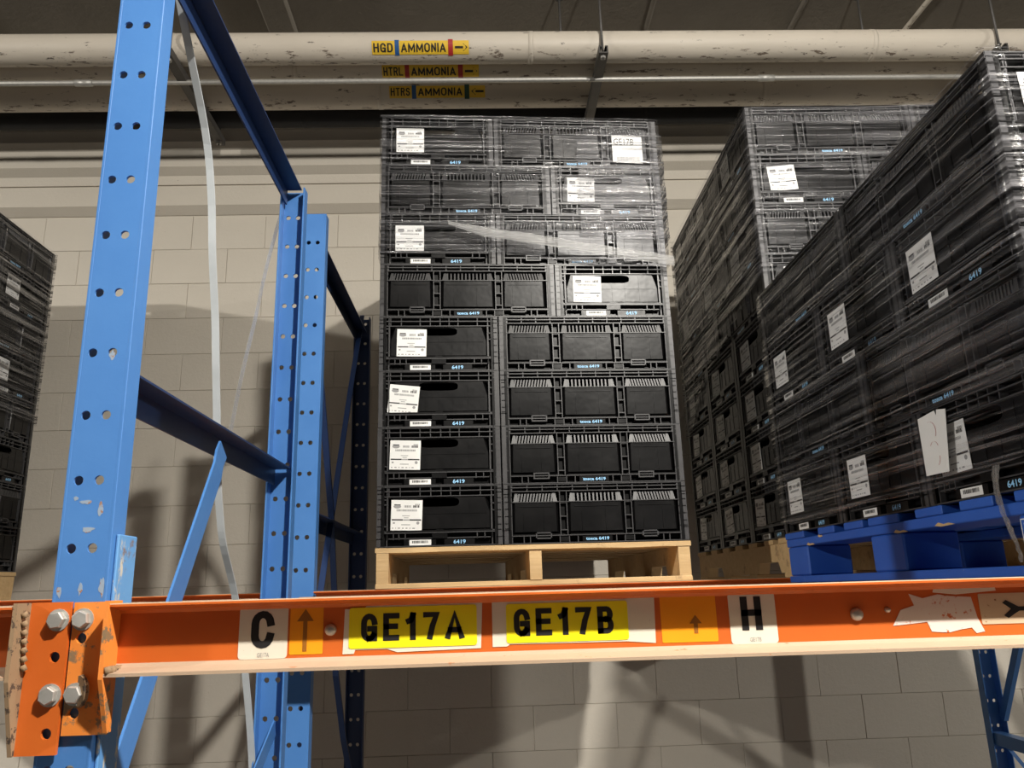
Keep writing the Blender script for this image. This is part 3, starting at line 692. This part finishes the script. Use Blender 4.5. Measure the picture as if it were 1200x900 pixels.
    for sg in (-1, 1):
        q = [(sg*.085, .054), (sg*.158, .054), (sg*.158, .105), (sg*.143, .1535), (sg*.085, .1535)]
        e.quadlist([to(a, b_, F0) for a, b_ in q], [(0, 1, 2, 3, 4) if sg > 0 else (4, 3, 2, 1, 0)], 'black')
        e.quadlist([to(sg*.158, .054, F0), to(sg*.158, .105, F0), to(sg*.143, .1535, F0), to(sg*.165, .050, .022), to(sg*.165, .11, .022), to(sg*.152, .156, .022)], [(0, 3, 4, 1), (1, 4, 5, 2)], 'black')
    e.quadlist([to(-.158, .054, F0), to(.158, .054, F0), to(.165, .048, .022), to(-.165, .048, .022)], [(0, 1, 2, 3)], 'black')
    for u_ in (-.10, -.045, .0, .045, .095): e.box(-CL+F0-.0012, -CL+F0+.001, -u_-.0008, -u_+.0008, .056, .116 if abs(u_) < .09 else .150, 'black')
    e.box(-CL+F0-.0012, -CL+F0+.001, -.15, .15, .1005, .1021, 'black')
    R['end'] = e.mesh('end_panel')
    e = MB(); e.box(-CL+.03, CL-.03, -CD+.03, CD-.03, .011, .15, 'brown'); R['load'] = e.mesh('contents')
    # printed paper: shipping label (two printings), barcode, number tag, name tag
    def to0(a, b_, d): return (-d, -a, b_)
    for nm, tilt in (('a', 0), ('b', 1)):
        e = MB(); wd, hg = .049, .0475
        e.quadlist([to0(a, b_, d) for d in (.0006, 0) for a, b_ in ((-wd, -hg), (wd, -hg), (wd, hg), (-wd, hg))], [(0, 1, 2, 3), (0, 4, 5, 1), (1, 5, 6, 2), (2, 6, 7, 3), (3, 7, 4, 0)], 'paper')
        def bar(u0, u1, v0, v1, mt='ink'): e.quadlist([to0(a, b_, .0009) for a, b_ in ((u0, v0), (u1, v0), (u1, v1), (u0, v1))], [(0, 1, 2, 3)], mt)
        e.quadlist([to0(-.030+.012*math.cos(k*.5236), .027+.006*math.sin(k*.5236), .0009) for k in range(12)], [tuple(range(12))], 'ink_faint')
        bar(-.040, -.020, .031, .034, 'ink')
        rs = random.Random(tilt)
        for (u0, u1, v0, v1, mt) in ((-.008, .013, .024, .031, 'ink_faint'), (.020, .040, .024, .031, 'ink'), (.026, .040, .031, .036, 'ink_faint'), (-.032, .032, .012, .018, 'ink_faint')):
            x = u0
            while x < u1:
                wq = rs.uniform(.0015, .004); bar(x, min(u1, x+wq), v0, v1, mt); x += wq+.0012
        bar(-.014, .010, -.003, -.001, 'ink_faint'); bar(-.008, .006, -.009, -.007, 'ink_faint')
        bar(-.046, -.011, -.0165, -.0125); bar(.009, .046, -.0165, -.0125); bar(-.010, .008, -.0165, -.013, 'ink_faint')
        e.quadlist([to0(.036+.005*math.cos(k*.785), -.024+.005*math.sin(k*.785), .0009) for k in range(8)], [tuple(range(8))], 'ink_faint')
        bar(-.042, -.036, -.027, -.022, 'ink_faint'); bar(-.016, .012, -.031, -.0285, 'ink_faint')
        x = -.044
        while x < .03: wq = rs.uniform(.002, .008); bar(x, x+wq, -.042, -.039, 'ink_faint'); x += wq+.006
        R['ship_'+nm] = e.mesh('shipping_label')
    e = MB()
    e.quadlist([to0(a, b_, d) for d in (.0006, 0) for a, b_ in ((-.034, -.0085), (.034, -.0085), (.034, .0085), (-.034, .0085))], [(0, 1, 2, 3), (0, 4, 5, 1), (1, 5, 6, 2), (2, 6, 7, 3), (3, 7, 4, 0)], 'paper')
    x = -.025; rs = random.Random(5)
    while x < .024:
        wq = rs.choice((.0012, .002, .003)); e.quadlist([to0(a, b_, .0009) for a, b_ in ((x, -.002), (x+wq, -.002), (x+wq, .0055), (x, .0055))], [(0, 1, 2, 3)], 'ink'); x += wq+rs.choice((.001, .0016))
    R['barcode'] = e.mesh('barcode_label')
    e = MB(); e.text('6419', to0, 0, 0, .0125, 'print_blue', .0006, .038, .02); R['number'] = e.mesh('number_print')
    e = MB(); tl = lambda a, b_, d: (a, -d, b_)
    e.text('tosca 6419', tl, 0, 0, .0105, 'print_blue', .0006, .075, .03); R['name'] = e.mesh('name_print')
    return R
CM = crate_meshes()
def crate(x, y, z, rz, label, group, ship=None, load=False):
    """ship = (u, v, tilt, printing) of the paper label on the -x end, or None"""
    c = empty('plastic_crate', (x, y, z), rz, label=label, cat='crate', group=group)
    inst(CM['frame'], 'frame', c)
    for nm in ('left', 'centre', 'right'):
        inst(CM['side_'+nm], 'side_panel', c); inst(CM['side_'+nm], 'side_panel', c, None, (0, 0, math.pi))
    inst(CM['end'], 'end_panel', c); inst(CM['end'], 'end_panel', c, None, (0, 0, math.pi))
    inst(CM['name'], 'name_print', c, (0, -CD+.0026, .0125)); inst(CM['name'], 'name_print', c, (0, CD-.0026, .0125), (0, 0, math.pi))
    inst(CM['number'], 'number_print', c, (-CL+.0036, -.062, .0125))
    inst(CM['barcode'], 'barcode_label', c, (-CL+.0036, .061, .0125))
    if ship: inst(CM['ship_'+ship[3]], 'shipping_label', c, (-CL+.0030, -ship[0], ship[1]), (ship[2], 0, 0))
    if load: inst(CM['load'], 'contents', c)
    return c
ORD = ['top', 'second', 'third', 'fourth', 'fifth', 'sixth', 'seventh', 'bottom']
def stack(origin, yaw, zbase, pitch, kinds, namer, shipper, group):
    """kinds: per layer from the top, A = left column two crates end-on to the front, right column three sideways; B = mirrored"""
    n = len(kinds); c, s_ = math.cos(yaw), math.sin(yaw)
    for li, kd in enumerate(kinds):
        z = zbase+(n-1-li)*pitch
        cells = []
        if kd == 'A':
            cells = [(.2, .3, math.pi/2, 'L', 0), (.2, .9, -math.pi/2, 'L', 1)]+[(.7, .2+.4*k, math.pi, 'R', k) for k in range(3)]
        else:
            cells = [(.8, .3, math.pi/2, 'R', 0), (.8, .9, -math.pi/2, 'R', 1)]+[(.3, .2+.4*k, 0, 'L', k) for k in range(3)]
        for (a, b, rz, side, k) in cells:
            lab, grp = namer(n, li, kd, side, k)
            jx, jy, jr = random.uniform(-.0007, .0007), random.uniform(-.0007, .0007), random.uniform(-.001, .001)
            a += jx; b += jy
            crate(origin[0]+a*c-b*s_, origin[1]+a*s_+b*c, z, rz+yaw+jr, lab, grp, shipper(li, kd, side, k))
def row_name(n, li): return 'bottom' if li == n-1 else ORD[li]
# ---- centre stack
CO = (-.352, 2.512); CWY = .0445; ZB = .0137; PH = .1247; PT = .19
ship_c = {0: (-.098, .098, 0, 'a'), 1: (-.092, .098, .03, 'b'), 2: (-.098, .098, 0, 'a'), 3: (-.088, .100, .02, 'b'), 4: (-.090, .098, .02, 'a'), 5: (-.116, .094, .10, 'b'), 6: (-.109, .100, .03, 'a'), 7: (-.104, .098, .03, 'b')}
def name_c(n, li, kd, side, k):
    if k > 0: return 'black vented crate hidden at the back of the middle stack', 'hidden crates at the back of the middle stack'
    short = (kd == 'A') == (side == 'L')
    if short: return 'black crate with white label and hand hole, %s row of middle stack, %s half' % (row_name(n, li), 'left' if side == 'L' else 'right'), 'crates on the front of the middle stack'
    return 'black crate with three vented panels, %s row of middle stack, %s half' % (row_name(n, li), 'left' if side == 'L' else 'right'), 'crates on the front of the middle stack'
stack(CO, CWY, ZB+PH, PT, 'ABABAAAA', name_c, lambda li, kd, side, k: ship_c[li] if k == 0 and (kd == 'A') == (side == 'L') else None, 'c')
# ---- right front stack (blue pallet)
NO = (.8885, 1.1734)
def name_n(n, li, kd, side, k):
    if side == 'R': return 'black crate hidden on the far side of the right front stack', 'hidden crates of the right front stack'
    nn = 2 if kd == 'A' else 3
    pos = 'nearest' if k == 0 else ('farthest' if k == nn-1 else 'middle')
    return 'wrapped black crate, %s row above the blue pallet, %s along left side' % (row_name(n, li), pos), 'crates on the left side of the right front stack'
rn = random.Random(3)
stack(NO, .0016, .138, .19, 'ABAB', name_n, lambda li, kd, side, k: ((-.095, .10, rn.uniform(-.04, .04), rn.choice('ab')) if side == 'L' and (kd == 'B' or k == 0) else None), 'n')
# ---- right rear stack
FO = (.9491, 2.468)
def name_f(n, li, kd, side, k):
    if side == 'R' and not (k == 0 and li < 2): return 'black crate hidden deep inside the right rear stack', 'hidden crates of the right rear stack'
    if side == 'R': return 'black crate, %s row of the right rear stack, right part of its front' % row_name(n, li), 'crates on the front of the right rear stack'
    nn = 2 if kd == 'A' else 3
    pos = 'nearest' if k == 0 else ('farthest' if k == nn-1 else 'middle')
    return 'black crate, %s row of right rear stack, %s along its dark side' % (row_name(n, li), pos), 'crates on the left side of the right rear stack'
stack(FO, -.0075, ZB+PH, .1895, 'BABABBBB', name_f, lambda li, kd, side, k: ((-.085+rn.uniform(-.015, .015), .098, rn.uniform(-.08, .08), rn.choice('ab')) if side == 'L' and (kd == 'B' or k == 0) else None), 'f')
# ---- left stack
LO = (-3.10, 2.46)
def name_l(n, li, kd, side, k):
    if side == 'L' or k == 0: return 'black crate hidden in the left edge stack behind its right side', 'hidden crates of the left edge stack'
    nn = 3 if kd == 'A' else 2
    pos = 'farthest' if k == nn-1 else 'middle'
    return 'black crate, %s row of left edge stack, %s along its right side' % (row_name(n, li), pos), 'crates on the right side of the left edge stack'
stack(LO, 0, ZB+PH, .19, 'BABABABA', name_l, lambda li, kd, side, k: ((-.09, .098, 0, 'a') if side == 'R' and kd == 'A' and li < 5 else None), 'l')

# ================================================================= PALLETS
def wood_pallet(loc, yaw, label):
    p = empty('wooden_pallet', loc, yaw, label=label, cat='pallet', group='raw wooden pallets on the rear beams')
    rs = random.Random(int(abs(loc[0])*1000))
    t = .016; st_h = PH-2*t-.002
    for x in (.022, .5, .978):                          # notched stringers
        e = MB(); z0, z1 = t, PH-t; hw = .019
        pts = [(0.004, z0), (.15, z0), (.17, z0+.036), (.36, z0+.036), (.38, z0), (.82, z0), (.84, z0+.036), (1.03, z0+.036), (1.05, z0), (1.196, z0), (1.196, z1), (.004, z1)]
        pts = [(a+rs.uniform(-.003, .003), b) for a, b in pts]
        e.prism(pts, x-hw, x+hw, 'wood', 'x'); e.build('stringer', p)
    ys = [0, .19, .36, .53, .70, .88, 1.06]
    for i, y in enumerate(ys):
        wd = .14 if i in (0, 6) else .09
        e = MB(); n = 10; vs = []
        for k in range(n+1):                             # slightly ragged board
            x = -.001+1.002*k/n; j = rs.uniform(-.002, .002) if i == 0 else 0
            vs += [(x, y+j, PH-t+rs.uniform(-.0015, .0015)), (x, y+wd, PH-t), (x, y+wd, PH), (x, y+j*.5, PH-.0005)]
        fs = [(3, 2, 1, 0), (4*n, 4*n+1, 4*n+2, 4*n+3)]
        for k in range(n):
            for q in range(4): fs.append((4*k+q, 4*k+(q+1) % 4, 4*k+4+(q+1) % 4, 4*k+4+q))
        e.quadlist(vs, [f_[::-1] for f_ in fs], 'wood'); e.build('deck_board', p)
    for y, wd in ((0.005, .11), (.39, .09), (.72, .09), (1.08, .11)):
        e = MB(); e.bbox(0, 1.0, y, y+wd, 0, t, 'wood', .002); e.build('bottom_board', p)
    return p
wood_pallet((CO[0], CO[1], ZB-.002), CWY, 'raw wooden pallet under the middle stack, standing above the GE17A label')
wood_pallet((FO[0], FO[1], ZB-.002), -.0075, 'raw wooden pallet in shade under the right rear stack, left of the blue pallet')
wood_pallet((LO[0], LO[1], ZB-.002), 0, 'raw wooden pallet under the stack at the left edge')
BP = empty('blue_pallet', (NO[0], NO[1], -.0035), .0016, label='blue painted block pallet under the film wrapped right front stack', cat='pallet')
hp = .1405
for i, y in enumerate((0, .20, .36, .53, .70, .86, 1.06)):
    wd = .14 if i in (0, 3, 6) else .10
    e = MB(); e.bbox(0, 1.0, y, y+wd, hp-.018, hp, 'blue_pallet', .002); e.build('deck_board', BP)
for x in (0, .44, .87):
    e = MB(); e.bbox(x+.002, x+.13, .002, 1.198, hp-.040, hp-.0185, 'blue_pallet', .002); e.build('stringer_board', BP)
    for y0, y1 in ((.004, .145), (.53, .675), (1.055, 1.196)):
        e = MB(); e.bbox(x+.004, x+.128, y0, y1, .0185, hp-.0405, 'blue_pallet', .004); e.build('block', BP)
    e = MB(); e.bbox(x+.002, x+.13, .11, 1.09, 0, .018, 'blue_pallet', .002); e.build('bottom_board', BP)
for y in (0, 1.09):
    e = MB(); e.bbox(0, 1.0, y, y+.108, 0, .018, 'blue_pallet', .002); e.build('bottom_board', BP)
for y, zz, ln in ((.36, .1015, .035), (.53, .1000, .030), (1.02, .1005, .028), (.95, .118, .016)):
    e = MB(); pts = [(y+ln*a, zz+.007*b) for a, b in ((-1, -.1), (-.4, .5), (.1, .3), (.6, .9), (1, .1), (.4, -.3), (-.3, -.2))]
    e.prism(pts, .0012, .0022, 'wood', 'x'); e.build('bare_wood_chip', BP)
# white stamp on the near left block (faces -x; right is -y)
e = MB(); tb = lambda a, b, d: (.0036-d, .146-a, b)
def fr(u0, u1, v0, v1): e.quadlist([tb(a, b, .0005) for a, b in ((u0, v0), (u1, v0), (u1, v1), (u0, v1))], [(0, 1, 2, 3)], 'print_white')
fr(.006, .138, .0245, .0265); fr(.006, .138, .092, .094); fr(.006, .008, .0245, .094); fr(.136, .138, .0245, .094); fr(.044, .0456, .0265, .092)
for k in range(6):
    v = .036+.0085*k; e.quadlist([tb(a, b, .0005) for a, b in ((.014, v+.004), (.021, v), (.021, v+.0045), (.014, v+.0085))], [(0, 1, 2, 3)], 'print_white')
    e.quadlist([tb(a, b, .0005) for a, b in ((.022, v), (.029, v+.004), (.029, v+.0085), (.022, v+.0045))], [(0, 1, 2, 3)], 'print_white')
for k, ch in enumerate('IPPC'): e.text(ch, tb, .037, .083-.0145*k, .010, 'print_white', .0005, None, .01)
e.text('US-000', tb, .088, .072, .012, 'print_white', .0005, .07, .01); e.text('HT', tb, .088, .045, .014, 'print_white', .0005, None, .01)
e.build('stamp', BP)

# ================================================================= STRETCH FILM
def film(name, path, zf, label, mt='film', nz=14, bulge=.004, sub=24):
    """film round a stack: path = corner points (x,y) of the wrap, zf(t, x, y) -> (low, high)"""
    e = MB(); e.uv = []; pts = []; L = 0
    for (a, b) in zip(path, path[1:]):
        d = math.dist(a, b); n = max(2, int(d*sub))
        for k in range(n): pts.append((a[0]+(b[0]-a[0])*k/n, a[1]+(b[1]-a[1])*k/n, L+d*k/n, (b[1]-a[1])/d, -(b[0]-a[0])/d))
        L += d
    last = pts[-1]; pts.append((path[-1][0], path[-1][1], L, last[3], last[4]))
    rs = random.Random(len(name)+len(pts)); vs = []
    for (x, y, s_, nx, ny) in pts:
        lo, hi = zf(s_, x, y)
        for k in range(nz+1):
            z = lo+(hi-lo)*k/nz; off = .0015+rs.random()*bulge
            vs.append((x+nx*off, y+ny*off, z)); e.uv.append((s_, z))
    n = nz+1; fs = []
    for i in range(len(pts)-1):
        for k in range(nz): fs.append((i*n+k, (i+1)*n+k, (i+1)*n+k+1, i*n+k+1))
    e.quadlist(vs, fs, mt); o = e.build(name, None, True); return tag(o, label, 'stretch film')
def rectpath(o, yaw, a0, a1, b0, b1, order):
    c, s_ = math.cos(yaw), math.sin(yaw); C_ = {'fl': (a0, b0), 'fr': (a1, b0), 'br': (a1, b1), 'bl': (a0, b1)}
    return [(o[0]+C_[k][0]*c-C_[k][1]*s_, o[1]+C_[k][0]*s_+C_[k][1]*c) for k in order]
e_ = .004
top = ZB+PH+8*PT
film('stretch_film', rectpath(CO, CWY, -e_, 1+e_, -e_, 1.2+e_, ('bl', 'fl', 'fr', 'br')), lambda s_, x, y: (1.135-.012*math.sin(s_*7)-.05*min(1, max(0, (s_-1.2))), top+.004), 'clear stretch film round the top three rows of the middle stack')
top = .138+4*.19
film('stretch_film', rectpath(NO, .0016, -e_, 1+e_, -e_, 1.2+e_, ('br', 'bl', 'fl', 'fr'))[0:4], lambda s_, x, y: (.165+.006*math.sin(s_*9)+.05*max(0, .5-abs(y-1.2)) if x < 1.0 else .36+.03*math.sin(x*30), top+.003), 'clear streaky stretch film wrapped round the stack on the blue pallet')
top = ZB+PH+8*.1895
film('stretch_film', rectpath(FO, -.0075, -e_, 1+e_, -e_, 1.2+e_, ('br', 'bl', 'fl', 'fr')), lambda s_, x, y: (.80+.22*max(0, min(1, (3.55-y)/1.1))-.14*max(0, min(1, (y-3.3)/.3)) if x < 1.05 else 1.0, top+.003), 'clear stretch film round the upper half of the right rear stack')
top = ZB+PH+8*.19
film('stretch_film', rectpath(LO, 0, -e_, 1+e_, -e_, 1.2+e_, ('fl', 'fr', 'br', 'bl')), lambda s_, x, y: (.80+.05*(3.66-y), top+.003), 'clear stretch film round the upper half of the left edge stack')
film('stretch_film', rectpath(CO, CWY, .70, 1+.010, -.010, .9, ('fl', 'fr', 'br')), lambda s_, x, y: (1.20-.05*s_ if y < 2.9 else 1.2, 1.60+.02*math.sin(s_*11)), 'second milky turn of film over the upper right corner of the middle stack', 'film_dense')
# twisted band of film slanting across the middle stack
e = MB(); e.uv = []; pa = [(-.115, 2.484, 1.222), (0, 2.490, 1.190), (.12, 2.494, 1.172), (.25, 2.498, 1.150), (.40, 2.506, 1.125), (.55, 2.512, 1.100), (.66, 2.517, 1.083)]
n = 60; rs = random.Random(2); vs = []
for k in range(n+1):
    t = k/n*(len(pa)-1); i = min(int(t), len(pa)-2); p = Vector(pa[i]).lerp(Vector(pa[i+1]), t-i)
    hh = .006+.012*min(1, k/10)+rs.uniform(-.002, .002)
    for q in range(5):
        a = -1+q/2; vs.append((p.x, p.y-.004-.006*(1-a*a)-rs.uniform(0, .003), p.z+a*hh)); e.uv.append((p.x*3, a*.05+p.z))
e.quadlist(vs, [(5*i+q, 5*i+5+q, 5*i+6+q, 5*i+1+q) for i in range(n) for q in range(4)], 'film_rope'); tag(e.build('film_band', None, True), 'bunched band of stretch film slanting across the third row of the middle stack', 'stretch film')
# tail of film hanging down over the blue pallet
e = MB(); e.uv = []; vs = []
for k in range(25):
    t = k/24; z = .185-.165*t; y = 1.335+.012*math.sin(t*5)-.01*t
    for q in range(4):
        a = (q-1.5)/1.5; vs.append((NO[0]-.006-.003*rs.random(), y+a*(.010-.005*t), z)); e.uv.append((z*2, a*.1))
e.quadlist(vs, [(4*i+q, 4*i+4+q, 4*i+5+q, 4*i+1+q) for i in range(24) for q in range(3)], 'film_rope'); tag(e.build('film_tail', None, True), 'loose tail of film hanging down over the blue pallet', 'stretch film')
# papers
c, s_ = math.cos(CWY), math.sin(CWY)
tp = lambda a, b, d: (CO[0]+(.885+a)*c-(-.0075-d)*s_*1, CO[1]+(.885+a)*s_+(-.0075-d)*c, 1.535+b)
e = MB(); e.quadlist([tp(a, b, d) for d in (.0006, 0) for a, b in ((-.055, -.052), (.055, -.058), (.055, .052), (-.055, .056))], [(0, 1, 2, 3), (7, 6, 5, 4), (0, 4, 5, 1), (2, 6, 7, 3)], 'paper')
sheet = tag(e.build('location_sheet'), 'white paper sheet marked GE17B taped at the top right of the middle stack', 'paper')
e = MB(); e.text('GE17B', tp, -.012, .030, .026, 'ink', .0012, .074, 0); e.build('lettering', sheet); e = MB(); x = -.04
while x < .045: wq = rs.choice((.001, .0018)); e.quadlist([tp(a, b, .0012) for a, b in ((x, -.048), (x+wq, -.048), (x+wq, -.030), (x, -.030))], [(0, 1, 2, 3)], 'ink_faint'); x += wq+.0018
e.build('barcode', sheet)
e = MB(); tn = lambda a, b, d: (NO[0]-.0135-d, 1.492-a, .255+b)
e.quadlist([tn(a, b, d) for d in (.0008, 0) for a, b in ((-.05, -.060), (.03, -.062), (.05, .055), (.02, .060), (.016, .048), (.012, .060), (-.05, .055))], [tuple(range(7)), tuple(range(7, 14))[::-1]], 'paper')
sheet = tag(e.build('location_sheet'), 'torn white sheet with pen curve beside the near label on the blue pallet stack', 'paper')
for cx, cz, r1, a0, a1 in ((-.012, .022, .020, -.6, 1.9), (-.006, -.012, .014, .3, 2.6), (-.010, -.030, .018, -1.0, .1)):
    e = MB(); pts = [(cx+r1*math.cos(a0+(a1-a0)*k/8), cz+r1*math.sin(a0+(a1-a0)*k/8)) for k in range(9)]
    e.quadlist([tn(a+dx, b, .0012) for a, b in pts for dx in (-.0007, .0007)], [(2*k, 2*k+1, 2*k+3, 2*k+2) for k in range(8)], 'ink_red')
    e.build('pen_mark', sheet)

# lift everything from camera height to the floor datum
for o in list(COL.objects):
    if o.parent is None and o.type not in ('CAMERA', 'LIGHT'): o.location.z += ZC
